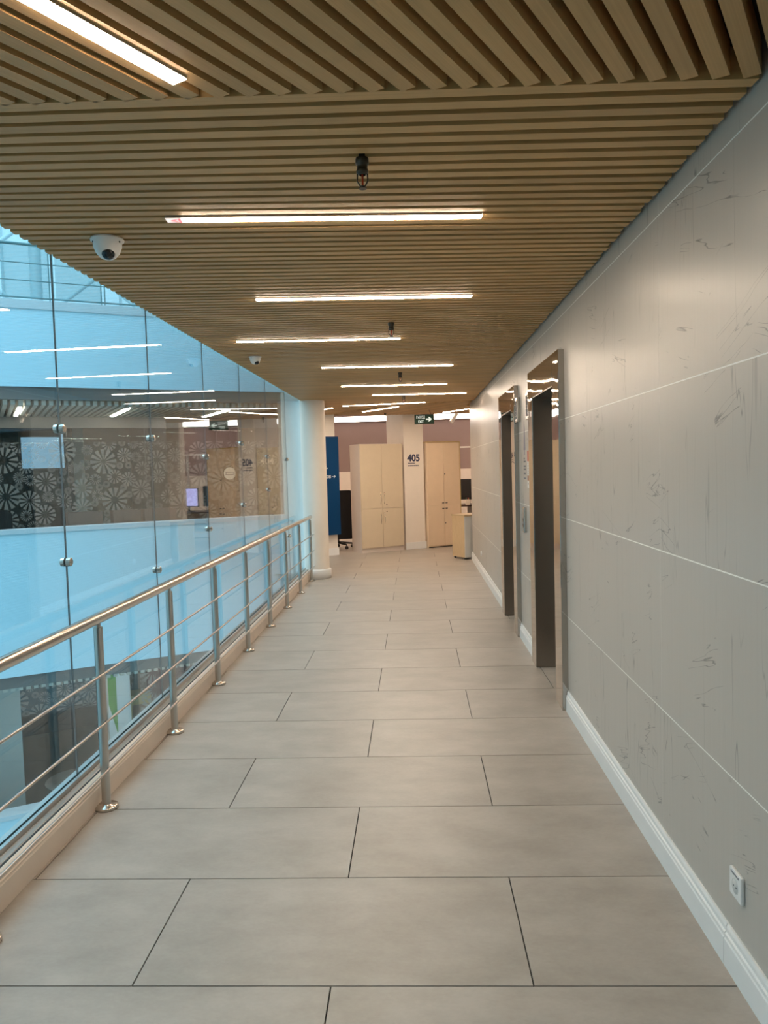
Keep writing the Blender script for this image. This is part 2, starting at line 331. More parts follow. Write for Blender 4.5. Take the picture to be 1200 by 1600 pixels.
# ------------------------------------------------------------ right wall: veneer panels with pale joints, two lift openings
wb = MB()
prev = -2.5
for a, b in LIFTS:
    wb.box(XW+.0004, 1.25, prev, a+.1, 0, 2.9); wb.box(XW+.0004, 1.25, a+.1, b-.1, 2.12, 2.9); prev = b-.1
wb.box(XW+.0004, 1.25, prev, WALL_END, 0, 2.9)
wallr = wb.build('wall_right', M_WGROUT); tag(wallr, 'long grey veined stone panel wall with thin pale joints and two lifts', 'wall', kind='structure')
zs = [-.02, .588, 1.194, 1.802, 2.43, 2.62]; ys = [-2.5+.0]+[-1.92+1.2*i for i in range(13)]
ys = [-1.9+1.2*i for i in range(-1, 13)]
for y0, y1 in zip(ys[:-1], ys[1:]):
    y1 = min(y1, WALL_END); y0 = max(y0, -2.5)
    if y1-y0 < .05: continue
    for z0, z1 in zip(zs[:-1], zs[1:]):
        rects = [(y0, y1, max(z0, 0), z1)]
        for a, b in LIFTS:
            oa, ob, ot = a+.02, b-.02, 2.2
            new = []
            for (p, q, r, s) in rects:
                if q <= oa or p >= ob or r >= ot: new.append((p, q, r, s)); continue
                if p < oa: new.append((p, oa, r, s))
                if q > ob: new.append((ob, q, r, s))
                if s > ot: new.append((max(p, oa), min(q, ob), ot, s))
            rects = new
        for (p, q, r, s) in rects:
            g = .0024
            if q-p < .02: continue
            link(U_PANEL, 'panel', wallr, (XW+.006, (p+q)/2, (r+s)/2), 0, (.012, q-p-1.1*g, s-r-1.9*g))
box('wall_end', M_CREAM, XW+.004, 1.25, WALL_END, WALL_END+.012, 0, 2.9, wallr)

# skirting, one length per stretch of wall
SK = [(0, 0), (0, .128), (-.006, .128), (-.010, .118), (-.010, .104), (-.015, .100), (-.015, .088), (-.018, .084), (-.018, 0)]
segs = [(-2.5, 2.272), (2.275, 4.685), (5.93, 6.74), (7.95, WALL_END)]
base = empty('baseboard_right', (XW, 0, 0)); tag(base, 'white moulded skirting board along the grey panel wall', 'skirting', kind='structure')
for a, b in segs: MB().prism(SK, 'y', a, b).build('skirting_length', M_SKIRT, base)

# ------------------------------------------------------------ ceiling: dark void, oak slats in three fields
cb = MB().box(-1.60, .93, -2.5, 14.3, 2.60, 2.75).box(-.5, 5.0, 12.5, 14.3, 2.60, 2.75)
cb.prism([(-1.60, 11.2), (-1.60, 14.3), (-6.0, 14.3), (-6.0, 13.75), (-1.95, 11.4)], 'z', 2.60, 2.75)
ceiling = cb.build('ceiling', M_VOID); tag(ceiling, 'slatted oak ceiling of narrow boards over a dark void', 'ceiling', kind='structure')
SW, SH, PITCH_S = .042, .082, .0705
def slat(x0, y0, x1, y1):
    L = math.hypot(x1-x0, y1-y0)
    link(U_SLAT, 'slat', ceiling, ((x0+x1)/2, (y0+y1)/2, CEIL+SH/2), math.atan2(y1-y0, x1-x0), (L, SW, SH))
# field over the camera: boards run at 60 degrees
XL, XR = -1.562, .905
dx, dy = .5, .8660254
i = 0
x = -3.6
border = lambda xx: 2.018+.020*(xx)           # end line of the slanted boards
while x < 2.9:
    # line through (x, 2.02)
    ye = border(x); t1 = (ye-2.02)/dy
    t0 = (-2.4-2.02)/dy
    p0x, p1x = x+dx*t0, x+dx*t1
    a, b = t0, t1
    if x+dx*a < XL: a = (XL-x)/dx
    if x+dx*b > XR: b = (XR-x)/dx
    if b-a > .08: slat(x+dx*a, 2.02+dy*a, x+dx*b, 2.02+dy*b)
    x += .0785
# cross field: starts nearly square to the corridor and fans to about five degrees
BC = [(3, 11.3), (.92, 11.42), (.82, 11.48), (-.127, 11.81), (-.78, 12.45), (-1.2, 13.15), (-1.6, 13.9)]
def bc(xx):
    for (xa, ya), (xb, yb) in zip(BC[:-1], BC[1:]):
        if xb <= xx <= xa: return ya+(yb-ya)*(xx-xa)/(xb-xa)
    return 13.9
i = 0
while True:
    m = .028+(.088-.028)*min(i/13.0, 1.0)
    yc = 2.045+(.0690*i if i < 14 else .0690*14+PITCH_S*(i-14))
    if yc > 13.6 or i > 170: break
    xs = [XL+(XR-XL)*t/60 for t in range(61)]
    ok = [xx for xx in xs if yc+m*xx < bc(xx)-.02]
    if len(ok) > 2:
        xa, xb = ok[0], ok[-1]
        jit = random.uniform(-.006, .012)
        if xb > XR-.05: xb = XR-max(0, jit)
        slat(xa, yc+m*xa, xb, yc+m*xb)
    i += 1
# far field, boards at -60 degrees
end_line = lambda xx: 14.12+.2*xx
x = -2.6
while x < 3.4:
    ts = [t*.04 for t in range(-90, 90)]
    ok = [t for t in ts if bc(x-.5*t)+.03 < 12.8+.866*t < end_line(x-.5*t) and -1.9 < x-.5*t < 2.6 and not (x-.5*t > XR-.02 and 12.8+.866*t < WALL_END+.05)
          and not (x-.5*t < -1.55 and 12.8+.866*t < 12.0)]
    if len(ok) > 2: slat(x-.5*ok[0], 12.8+.866*ok[0], x-.5*ok[-1], 12.8+.866*ok[-1])
    x += .0815

# ------------------------------------------------------------ glazing on the left with its curb
win = empty('window_1', (XG, 0, 0)); tag(win, 'frameless glass screen between the corridor and the atrium', 'glass wall', kind='structure')
seams = [-2.58, -1.39, -.20, .985, 2.175, 3.368, 4.555, 5.755, 6.97, 8.195, 9.42, 10.62]
for a, b in zip(seams[:-1], seams[1:]):
    MB().box(-.005, .005, a+.003, b-.003, .10, 2.72).build('pane', M_GLASS, win)
for s_ in seams[1:-1]:
    MB().box(-.0035, .0035, s_-.0025, s_+.0025, .12, 2.70).build('silicone_joint', M_SEAL, win)
MB().prism([(-.035, -.05), (-.035, .165), (-.010, .165), (-.010, .10), (.010, .10), (.010, .172), (.026, .172), (.026, -.05)], 'y', -2.5, 10.6).build('channel', M_ALU, win)
cl = {1: [(3.368, 1.748), (3.368, 1.149)], 2: [(4.555, 1.75), (4.56, .953)], 3: [(5.757, 1.655), (5.757, 1.107)], 4: [(6.97, 1.794), (6.97, 1.229)],
      5: [(8.2, 1.69), (8.2, 1.335)], 6: [(9.42, 1.673), (9.42, .721)], 7: [(2.175, 1.75), (2.175, 1.1)]}
for prs in cl.values():
    for y, z in prs:
        c = MB()
        for s_ in (-1, 1):
            c.cyl((s_*.005, y, z), (s_*.022, y, z), .021, .019, 18); c.cyl((s_*.022, y, z), (s_*.026, y, z), .019, .012, 18)
        c.build('clamp', M_STEEL, win)
curb = MB().prism([(-1.555, -.006), (-1.555, .140), (-1.512, .140), (-1.505, .134), (-1.505, .108), (-1.5015, .106), (-1.5015, .100), (-1.505, .098), (-1.5, .090), (-1.5, -.006)], 'y', -2.5, 10.58).build('trim_1', M_CURB)
tag(curb, 'low pinkish curb along the foot of the glass screen', 'curb', kind='structure')
MB().box(-1.527, -1.519, -2.5, 10.58, .1402, .1425).build('gasket', M_GASKET, curb)
MB().prism([(-1.553, .140), (-1.553, .150), (-1.532, .143), (-1.532, .140)], 'y', -2.5, 10.58).build('metal_strip', M_ALU, curb)

# ------------------------------------------------------------ stainless handrail
rail = empty('handrail', (-1.46, 0, 0)); tag(rail, 'stainless steel handrail with three thin rods along the glass screen', 'handrail')
c = MB().cyl((0, -1.6, .885), (0, 10.53, .885), .0255, n=24)
c.lathe((0, 0, 0), [(.0255, 0), (.022, .012), (.013, .02), (.001, .024)], 20, Matrix.Translation((0, 10.53, .885)) @ Matrix.Rotation(-PI/2, 4, 'X'))
c.build('top_rail', M_STEEL, rail)
for z in (.635, .410, .190): MB().cyl((.026, -1.6, z), (.026, 10.66, z), .0065, n=12).build('rod', M_POST, rail)
post_me = MB().cyl((0, 0, .012), (0, 0, .845), .0205, n=22).cyl((0, 0, .845), (0, 0, .866), .012, n=14).mesh('post', M_POST)
fl_me = MB().lathe((0, 0, 0), [(.0, .0), (.053, .0), (.053, .012), (.050, .016), (.024, .018), (.0205, .022)], 26).mesh('flange', M_STEEL)
br_me = MB().cyl((.012, 0, 0), (.03, 0, 0), .006, n=10).mesh('rod_bracket', M_STEEL)
for i in range(-4, 8):
    p = link(post_me, 'post', rail, (0, 3.39+1.0075*i, 0)); link(fl_me, 'flange', p); [link(br_me, 'rod_bracket', p, (0, 0, zb)) for zb in (.635, .410, .190)]

# ------------------------------------------------------------ lift doorways
def lift(n, y0, y1, label):
    d = empty('door_%d' % n, (.88, y0, 0)); tag(d, label, 'lift door', kind='structure')
    w = y1-y0; o0, o1, ht, top = .215, w-.2, 2.025, 2.22
    MB().rbox(0, .26, 0, o0, 0, top, .003).build('jamb', M_MIRROR, d)
    MB().rbox(0, .26, o1, w, 0, top, .003).build('jamb', M_MIRROR, d)
    MB().rbox(0, .26, o0, o1, ht, top, .003).build('header', M_MIRROR, d)
    MB().box(.004, .24, o1-.006, o1-.0005, .004, ht-.001).build('reveal', M_DARKST, d)
    MB().box(.004, .24, o0+.0005, o0+.006, .004, ht-.001).build('reveal', M_DARKST, d)
    MB().box(.004, .24, o0+.006, o1-.006, ht-.007, ht-.001).build('reveal', M_DARKST, d)
    m = (o0+o1)/2
    MB().box(.2, .225, o0+.006, m-.002, .006, ht-.008).build('door_leaf', M_STEEL, d)
    MB().box(.2, .225, m+.002, o1-.006, .006, ht-.008).build('door_leaf', M_STEEL, d)
    MB().box(.17, .245, o0, o1, .0, .005).build('sill', M_ALU, d)
    return d
lift(1, *LIFTS[0], 'first lift doorway from the wall socket, with wide mirror polished steel frame')
lift(2, *LIFTS[1], 'second lift doorway from the wall socket, steel framed, beyond the red sticker')

def lift_panel(name, label, y0, y1, z0, z1, d=.032, kindname='indicator'):
    o = empty(name, (XW, (y0+y1)/2, (z0+z1)/2)); h = (z1-z0)/2; w = (y1-y0)/2
    MB().rbox(-d, 0, -w, w, -h, h, .004).build('casing', M_STEEL, o)
    if kindname == 'indicator':
        MB().box(-d-.001, -d, -w*.7, w*.7, -h*.75, h*.75).build('display', M_GASKET, o)
    else:
        MB().box(-d-.001, -d, -w*.7, w*.7, -h*.9, h*.9).build('face_plate', M_ALU, o)
        for z in (-h*.45, 0): MB().cyl((-d-.001, 0, z), (-d-.006, 0, z), .014, n=16).build('button', M_MIRROR, o)
    tag(o, label, 'lift panel'); return o
lift_panel('lift_indicator', 'slim steel floor indicator on the wall just before the second lift', 6.60, 6.72, 1.895, 2.105)
lift_panel('lift_indicator', 'slim steel floor indicator on the wall just past the first lift', 6.05, 6.17, 1.885, 2.10, .02)
lift_panel('call_panel', 'slim steel call panel with round buttons between the two lifts', 6.34, 6.44, .965, 1.175, .022, 'call')

# wayfinding print between the lifts (flat vinyl on the wall)
way = empty('wall_lettering', (XW, 6.40, 1.65)); tag(way, 'grey arrow and lines of small lettering between the two lifts', 'lettering')
MB().prism([(-.012, -.04), (.012, -.04), (.012, .0), (.05, .0), (0, .24), (-.05, 0), (-.012, 0)], 'x', -.0015, 0).build('arrow', M_LILAC, way)
for k, (z, w) in enumerate(((-.07, .03), (-.095, .045), (-.135, .055), (-.16, .06), (-.195, .05), (-.235, .055))):
    b = MB(); y = .055-.11
    yy = .055
    while yy > .055-2*w:
        ww = random.uniform(.008, .016); b.box(-.0012, 0, yy-ww, yy, z-.007, z+.007); yy -= ww+.004
    b.build('text_line', M_GREYINK, way)
st = empty('notice_strip', (XW, 6.215, 1.34)); tag(st, 'narrow red and white notice sticker beside the first lift', 'sticker')
for a, b, m in ((.215, .30, M_RED), (.10, .215, M_SIGNW), (.06, .10, M_BROWNST), (0, .06, M_SIGNW)):
    MB().box(-.0016, 0, -.03, .03, a, b).build('strip_field', m, st)
for k in range(5): MB().box(-.0024, -.0016, -.012, .0, .205-k*.022-.008, .205-k*.022).build('printed_mark', M_GREYINK, st)
MB().box(-.0024, -.0016, -.012, .004, .03, .042).build('printed_mark', M_GREYINK, st)

# ------------------------------------------------------------ wall sockets
def socket(y, z, label, rot=0):
    o = empty('wall_socket', (XW, y, z)); h = .041
    pl = MB().rbox(-.012, 0, -h, h, -h, h, .005); pl.build('face_plate', M_PLASTIC, o)
    w = MB().lathe((0, 0, 0), [(.023, 0), (.0215, .0006), (.0205, -.0002), (.020, .0004), (.001, .0004)], 24, Matrix.Translation((-.012, 0, -.004)) @ Matrix.Rotation(-PI/2, 4, 'Y'))
    w.build('socket_well', M_GREYFRONT, o)
    MB().cyl((-.0126, -.009, -.004), (-.0130, -.009, -.004), .0028, n=10).cyl((-.0126, .009, -.004), (-.0130, .009, -.004), .0028, n=10).build('pin_hole', M_GASKET, o)
    tag(o, label, 'socket'); return o
so = socket(2.205, .286, 'white square wall socket low on the wall above the skirting, closest to camera')
mk = MB()
for k in range(6): mk.box(-.0127, -.012, .028-k*.0095-.006, .028-k*.0095, .028, .034)
mk.build('printed_mark', M_GREYINK, so)
mk2 = MB().cyl((-.012, 0, 0), (-.020, 0, 0), .03, n=20)
o = empty('wall_socket', (XW, 10.8, .29)); MB().cyl((0, 0, 0), (-.012, 0, 0), .036, .032, 24).build('face_plate', M_PLASTIC, o)
MB().cyl((-.012, 0, 0), (-.0125, 0, 0), .02, n=20).build('socket_well', M_GREYFRONT, o)
tag(o, 'round white wall socket low on the wall past the second lift', 'socket')

# ------------------------------------------------------------ linear ceiling lamps
def strip(a, b, label, mat=None, w=.044, group='linear lamps set into the slatted ceiling', z=CEIL):
    (xa, ya), (xb, yb) = a, b
    L = math.hypot(xb-xa, yb-ya)
    o = empty('ceiling_light', ((xa+xb)/2, (ya+yb)/2, z), math.atan2(yb-ya, xb-xa))
    MB().box(-L/2, L/2, -w/2-.002, -w/2, -.006, .03).box(-L/2, L/2, w/2, w/2+.002, -.006, .03).box(-L/2, L/2, -w/2-.002, w/2+.002, .03, .034)\
        .box(-L/2-.002, -L/2, -w/2, w/2, -.006, .03).box(L/2, L/2+.002, -w/2, w/2, -.006, .03).build('housing', M_ALU, o)
    MB().box(-L/2, L/2, -w/2, w/2, -.008, .0).build('diffuser', mat or M_LIGHT, o)
    tag(o, label, 'ceiling light', group); return o
strip((-1.15, .84), (-.552, 1.912), 'ceiling light strip running diagonally among the slanted slats at the front')
l1 = strip((-.915, 2.920), (.284, 3.029), 'cross ceiling light strip with a red marked end, just before the dome camera')
old = [c for c in l1.children if c.name.startswith('diffuser')][0]; bpy.data.objects.remove(old)
MB().box(-.542, .6025, -.022, .022, -.008, 0).build('diffuser', M_LIGHT, l1)
MB().box(-.6025, -.543, -.022, .022, -.008, 0).build('end_window', emit('pale_end_film', (1.0, .86, .78), .9), l1)
MB().box(-.556, -.545, -.022, .022, -.0095, -.008).build('red_marker', M_REDTIP, l1)
MB().prism([(-.585, -.004), (-.563, -.016), (-.557, -.012), (-.572, 0), (-.557, .012), (-.563, .016), (-.585, .004)], 'z', -.0095, -.008).build('red_marker', M_REDTIP, l1)
strip((-.863, 4.314), (.35, 4.418), 'second cross ceiling light strip, between the first and second sprinklers')
strip((-1.288, 5.662), (-.082, 5.760), 'third cross ceiling light strip, shifted left, touching the second sprinkler in view')
strip((-.852, 7.25), (.389, 7.37), 'fourth cross ceiling light strip, just before the third sprinkler')
strip((-.822, 8.93), (.403, 9.03), 'fifth cross ceiling light strip, just past the third sprinkler')
strip((-.527, 10.12), (.707, 10.22), 'sixth cross ceiling light strip, before the fourth sprinkler and nearest the lift wall')
strip((-1.064, 11.697), (.183, 11.467), 'seventh ceiling light strip, tilted the other way past the fourth sprinkler')
strip((-.837, 13.0), (-.242, 12.14), 'short slanted ceiling light strip in front of the numbered pillar')
strip((.55, 13.74), (1.15, 12.70), 'slanted ceiling light strip meeting the end of the grey wall')
strip((-1.80, 12.9), (-1.272, 11.99), 'slanted ceiling light strip half hidden behind the round column')

# ------------------------------------------------------------ sprinklers, dome cameras
def sprinkler(x, y, label):
    o = empty('sprinkler', (x, y, CEIL))
    MB().cyl((0, 0, .05), (0, 0, -.012), .014, n=18).lathe((0, 0, 0), [(.020, -.0), (.021, -.004), (.021, -.018), (.017, -.022), (.017, -.034), (.019, -.036), (.019, -.046), (.010, -.052)], 18).build('fitting', M_BRONZE, o)
    fr = MB()
    for s_ in (-1, 1): fr.tube([(s_*.016, 0, -.048), (s_*.0165, 0, -.070), (s_*.006, 0, -.088)], .0025, 8)
    fr.cyl((0, 0, -.084), (0, 0, -.092), .006, .004, 12).build('yoke', M_BRONZE, o)
    MB().cyl((0, 0, -.050), (0, 0, -.083), .0032, n=10).build('glass_bulb', M_BULB, o)
    MB().cyl((0, 0, -.0915), (0, 0, -.0935), .013, n=14).build('deflector', M_BRONZE, o)
    tag(o, label, 'sprinkler', 'bronze sprinkler heads in the slatted ceiling')
sprinkler(-.139, 2.44, 'bronze ceiling sprinkler head before the first cross light strip')
sprinkler(-.131, 5.154, 'bronze sprinkler head between second and third cross light strips')
sprinkler(-.121, 7.845, 'bronze sprinkler head between fourth and fifth cross light strips')
sprinkler(-.117, 10.40, 'bronze sprinkler head between sixth and seventh light strips')
sprinkler(-.491, 13.55, 'bronze sprinkler head in front of the numbered pillar top')
def dome(x, y, r, rz, label):
    o = empty('dome_camera', (x, y, CEIL), rz)
    MB().lathe((0, 0, 0), [(.001, 0), (r*.96, 0), (r, -r*.08), (r*.98, -r*.16), (r*.86, -r*.18), (r*.84, -r*.5), (r*.70, -r*.86), (r*.48, -r*1.12), (r*.36, -r*1.2), (.001, -r*1.22)], 32).build('housing', M_PLASTIC, o)
    M = Matrix.Translation((r*.05, -r*.26, -r*.84)) @ Matrix.Rotation(R_(-34), 4, 'X')
    MB().lathe((0, 0, 0), [(r*.40, 0), (r*.40, -r*.2), (r*.34, -r*.34), (r*.2, -r*.46), (.001, -r*.5)], 24, M).build('lens_dome', M_DOME, o)
    MB().lathe((0, 0, 0), [(r*.44, .0), (r*.46, -r*.12), (r*.42, -r*.2), (r*.40, -r*.2)], 24, M).build('lens_collar', M_PLASTIC, o)
    for a in (200, 330): MB().cyl((r*.84*math.cos(R_(a)), r*.84*math.sin(R_(a)), -r*.28), (r*.89*math.cos(R_(a)), r*.89*math.sin(R_(a)), -r*.28), r*.05, n=10).build('screw', M_GASKET, o)
    tag(o, label, 'security camera'); return o
dome(-1.231, 3.135, .067, R_(15), 'white dome security camera under the slats near the first cross light')
dome(-1.315, 6.44, .054, R_(40), 'small white dome security camera farther along, above the glass edge')

# ------------------------------------------------------------ round column, pier with blue board, numbered pillar
rc = empty('column_round', (-1.418, 10.77, 0)); tag(rc, 'round white column at the end of the handrail', 'column', kind='structure')
MB().cyl((0, 0, 0), (0, 0, 2.6), .175, n=48).build('shaft', M_CREAM, rc)
MB().lathe((0, 0, 0), [(.176, .135), (.188, .135), (.196, .126), (.200, .118), (.200, 0), (.176, 0)], 48).build('skirting', M_SKIRT, rc)
A30 = R_(30)
pier = empty('column_square', (-1.405, 13.60, 0), A30); tag(pier, 'square cream pier behind the blue direction board', 'column', kind='structure')
MB().box(-.55, 0, 0, .45, 0, 2.62).build('shaft', M_CREAM, pier)
MB().box(-.56, .016, -.016, .46, 0, .13).build('skirting', M_SKIRT, pier)
bs = empty('direction_board', (-1.335, 13.53, .375), A30); tag(bs, 'tall navy blue direction board with white room numbers and an arrow', 'sign')
MB().rbox(-.62, 0, 0, .03, 0, 1.74, .003).build('board', M_BLUE, bs)
text('room_number', '408', .078, M_SIGNW, bs, face_y(-.160, -.001, 1.006), .0008, align='RIGHT', stretch=1.3, bold=.0008)
aw = MB().prism([(-.145, 1.030), (-.085, 1.030), (-.085, 1.038), (-.145, 1.038)], 'y', -.002, 0)
aw.prism([(-.107, 1.056), (-.100, 1.061), (-.072, 1.034), (-.100, 1.007), (-.107, 1.012), (-.085, 1.034)], 'y', -.002, 0).build('arrow', M_SIGNW, bs)
for z, x1 in ((1.215, -.235), (1.175, -.212)):
    xx = -.45; sl = MB()
    while xx < x1-.01:
        ww = min(random.uniform(.012, .022), x1-xx); sl.box(xx, xx+ww, -.002, 0, z, z+.016); xx += ww+.006
    tag(sl.build('small_lettering', M_SIGNW, bs), kind='stuff')

pil = empty('column_numbered', (-.19, 14.205, 0), A30); tag(pil, 'square cream pillar with the dark number 405', 'column', kind='structure')
MB().box(0, .425, 0, .66, 0, 2.62).build('shaft', M_CREAM, pil)
MB().box(-.004, .44, -.014, .0, 0, .13).box(.425, .44, 0, .66, 0, .13).build('skirting', M_SKIRT, pil)
text('room_number', '405', .178, M_INK, pil, face_y(.075, -.001, 1.648), .0008, bold=.006)
for z, x1 in ((1.598, .235), (1.553, .315)):
    xx = .082; sm = MB()
    while xx < x1-.006:
        ww = min(random.uniform(.012, .020), x1-xx); sm.box(xx, xx+ww, -.002, 0, z, z+.020); xx += ww+.005
    tag(sm.build('small_lettering', M_INK, pil), kind='stuff')

# ------------------------------------------------------------ cabinets
def handle_bow(x, z, L, m, parent):      # bow pull
    pts = []
    for k in range(9):
        t = k/8; pts.append((x, -.004-.026*math.sin(PI*t), z+L*t))
    MB().tube(pts, .0042, 8).build('handle', m, parent)
def cabinet(name, loc, w, h, d, label, front, side, split, plinth, pulls, edge=None):
    o = empty(name, loc, A30)
    t = .018
    MB().box(0, t, .0, d, 0, h).box(w-t, w, .0, d, 0, h).box(t, w-t, d-t, d, 0, h).box(t, w-t, 0.0, d-t, h-t, h).box(t, w-t, 0, d-t, split-t/2, split+t/2).box(t, w-t, 0, d-t, plinth-t, plinth).build('carcass', side, o)
    MB().box(t, w-t, .008 if plinth > .05 else .05, .03 if plinth > .05 else .07, 0, plinth-t).build('plinth', side if plinth > .05 else M_BLACKM, o)
    if edge:
        MB().box(w, w+.012, -.02, d, 0, h).box(0, w+.012, -.02, d, h, h+.012).build('edging', edge, o)
    for (z0, z1) in ((plinth+.003, split-.002), (split+.002, h-.006)):
        for (x0, x1) in ((.003, w/2-.0018), (w/2+.0018, w-.003)):
            dr = MB().rbox(x0, x1, -.018, -.001, z0, z1, .0015).build('door', front, o)
            inner = x1-.035 if x0 < w/2-.1 else x0+.035
            upper = z0 > split-.1
            if pulls == 'bow':
                g = empty  # bows stand proud of the door
                handle = MB()
                z = (z0+.075) if upper else (z1-.285)
                pts = [(inner, -.018-.026*math.sin(PI*k/8), z+.21*k/8) for k in range(9)]
                MB().tube(pts, .0045, 8).build('handle', M_STEEL, dr)
                if x0 > w/2-.1:
                    MB().cyl((inner+.05, -.018, z0+.06 if upper else z1-.06), (inner+.05, -.022, z0+.06 if upper else z1-.06), .011, n=14).build('lock', M_BLACKM, dr)
            else:
                z = z0+.045 if upper else z1-.055
                MB().cyl((inner, -.018, z), (inner, -.036, z), .006, n=10).rbox(inner-.022, inner+.022, -.046, -.034, z-.008, z+.008, .003).build('knob', M_BLACKM, dr)
                if x0 > w/2-.1:
                    zl = (z0+z1)/2 if upper else z0+.42
                    MB().cyl((x0+.04-.02, -.018, zl), (x0+.02, -.023, zl), .011, n=14).build('lock', M_BLACKM, dr)
    tag(o, label, 'cabinet'); return o
cabinet('tall_cabinet', (-.985, 13.74, 0), .875, 1.975, .40, 'tall beige four door cabinet with bow handles left of the numbered pillar', M_CAB1, M_CAB1S, .80, .085, 'bow')
cabinet('tall_cabinet', (.226, 14.382, 0), .735, 1.99, .40, 'tall cream four door cabinet with yellow edging right of the numbered pillar', M_CAB2, M_CAB2, .795, .035, 'knob', M_EDGE)

sb = empty('low_cupboard', (.787, 12.485, 0), A30); tag(sb, 'low light wood cupboard with grey front at the end of the lift wall', 'cupboard')
sw, sd, shh = .80, .36, .735
link(unit(M_BEECH, 'side_panel'), 'side_panel', sb, (.009, sd/2, (shh-.03)/2+.02), 0, (.018, sd, shh-.05))
link(unit(M_BEECH, 'side_panel'), 'side_panel', sb, (sw-.009, sd/2, (shh-.03)/2+.02), 0, (.018, sd, shh-.05))
MB().rbox(-.008, sw+.008, -.022, sd+.005, shh-.025, shh, .003).build('top', M_BEECH, sb)
MB().box(.018, sw-.018, sd-.01, sd, .025, shh-.026).box(.018, sw-.018, .0, sd-.01, .028, .046).build('carcass', M_GREYFRONT, sb)
MB().rbox(.004, sw/2-.002, -.018, -.001, .03, shh-.03, .0015).build('door', M_GREYFRONT, sb)
MB().rbox(sw/2+.002, sw-.004, -.018, -.001, .03, shh-.03, .0015).build('door', M_GREYFRONT, sb)
for x_, y_ in ((.03, .03), (.03, sd-.03), (sw-.03, .03), (sw-.03, sd-.03)): MB().cyl((x_, y_, 0), (x_, y_, .026), .018, .022, 14).build('foot', M_BLACKM, sb)

# ------------------------------------------------------------ exit sign
ex = empty('exit_sign', (.19, 13.07, 2.343)); tag(ex, 'green illuminated exit sign with arrow hanging before the numbered pillar', 'sign')
MB().rbox(-.168, .168, 0, .035, -.083, .083, .004).build('casing', M_BRONZE, ex)
MB().box(-.158, .162, -.003, -.0002, -.072, .074).build('face', M_GREEN, ex)
text('lettering_russian', 'ВЫХОД', .064, M_LITDIM, ex, face_y(-.138, -.0045, .012), .0006, stretch=.62, bold=.0015)
text('lettering_english', 'EXIT', .062, M_LIT, ex, face_y(-.105, -.0045, -.058), .0006, stretch=.72, bold=.0012)
MB().prism([(.03, -.011), (.085, -.011), (.062, -.038), (.084, -.038), (.128, 0), (.084, .038), (.062, .038), (.085, .011), (.03, .011)], 'y', -.005, -.0035).build('arrow', M_LIT, ex)
MB().tube([(.11, .018, .083), (.10, .018, .115), (.085, .018, .157)], .004, 8).build('hanging_rod', M_BLACKM, ex)

# ------------------------------------------------------------ office beyond
wbk = MB().box(-6.0, 5.0, 18.0, 18.2, 1.47, 3.0).build('wall_back', M_PURPLE); tag(wbk, 'mauve painted office back wall above a pale dado', 'wall', kind='structure')
MB().box(-6.0, 5.0, 17.98, 18.2, -.006, 1.47).build('dado', M_CREAM, wbk)
MB().box(-6.0, 5.0, 17.965, 17.98, 0, .1).build('skirting', M_SKIRT, wbk)
wor = box('wall_office_right', M_CREAM, 5.0, 5.2, 12.4, 18.2, -.006, 3.0); tag(wor, 'cream side wall of the office, hidden past the lift wall', 'wall', kind='structure')
wof = box('wall_office_front', M_CREAM, 1.25, 5.0, 12.35, 12.50, -.006, 3.0); tag(wof, 'cream office wall behind the lift shafts', 'wall', kind='structure')
wol = box('wall_office_left', M_CREAM, -6.2, -6.0, 13.7, 18.2, -.006, 3.0); tag(wol, 'cream far left wall of the office', 'wall', kind='structure')
cf = box('ceiling_office', M_WHITE, -6.0, 5.0, 14.3, 18.2, 2.80, 2.95); tag(cf, 'plain white office ceiling past the slats', 'ceiling', kind='structure')
wsh = box('wall_shaft', M_GALW, 1.4, 1.6, -2.6, 12.35, -.3, 3.0); tag(wsh, 'dark rear wall of the lift shafts', 'wall', kind='structure')
wne = box('wall_behind', M_BEHIND, -1.7, 1.3, -2.75, -2.55, -.3, 2.9); tag(wne, 'white wall closing the corridor behind the viewer', 'wall', kind='structure')
pr = empty('column_office', (1.42, 14.8, 0)); tag(pr, 'cream office pillar hidden past the lift wall, seen mirrored in the glass', 'column', kind='structure')
MB().box(0, .32, 0, .32, 0, 2.8).build('shaft', M_CREAM, pr)

def office_lamp(x0, x1, y, z, label, m=M_COVE, w=.1, h=.1):
    o = empty('cove_light', ((x0+x1)/2, y, z)); L = (x1-x0)/2
    MB().box(-L, L, .01, w, -h/2, h/2).build('housing', M_ALU, o)
    MB().rbox(-L, L, -.01, .01, -h/2, h/2, .004).build('diffuser', m, o)
    tag(o, label, 'wall light'); return o
office_lamp(-1.83, 3.6, 17.86, 2.69, 'long glowing light band along the top of the mauve back wall', h=.115)
for k, (x_, y_) in enumerate(((-2.3, 15.0), (0.0, 15.9), (2.6, 15.2), (-3.0, 17.0), (2.6, 17.0))):  # lamps out of view, added to brighten the office and the pillar
    o = empty('office_light', (x_, y_, 2.80))
    MB().box(-.6, .6, -.05, .05, -.02, -.0).build('housing', M_ALU, o)
    MB().box(-.59, .59, -.045, .045, -.028, -.0205).build('diffuser', emit('office_led_%d' % k, (1.0, .75, .57), 72.0) if k == 0 else MATS['office_led_0'], o)
    tag(o, ['office ceiling lamp left of the numbered pillar', 'office ceiling lamp directly behind the numbered pillar', 'office ceiling lamp right of the numbered pillar',
            'office ceiling lamp by the back wall, left side', 'office ceiling lamp by the back wall, right side'][k], 'ceiling light', 'lamps on the office ceiling')

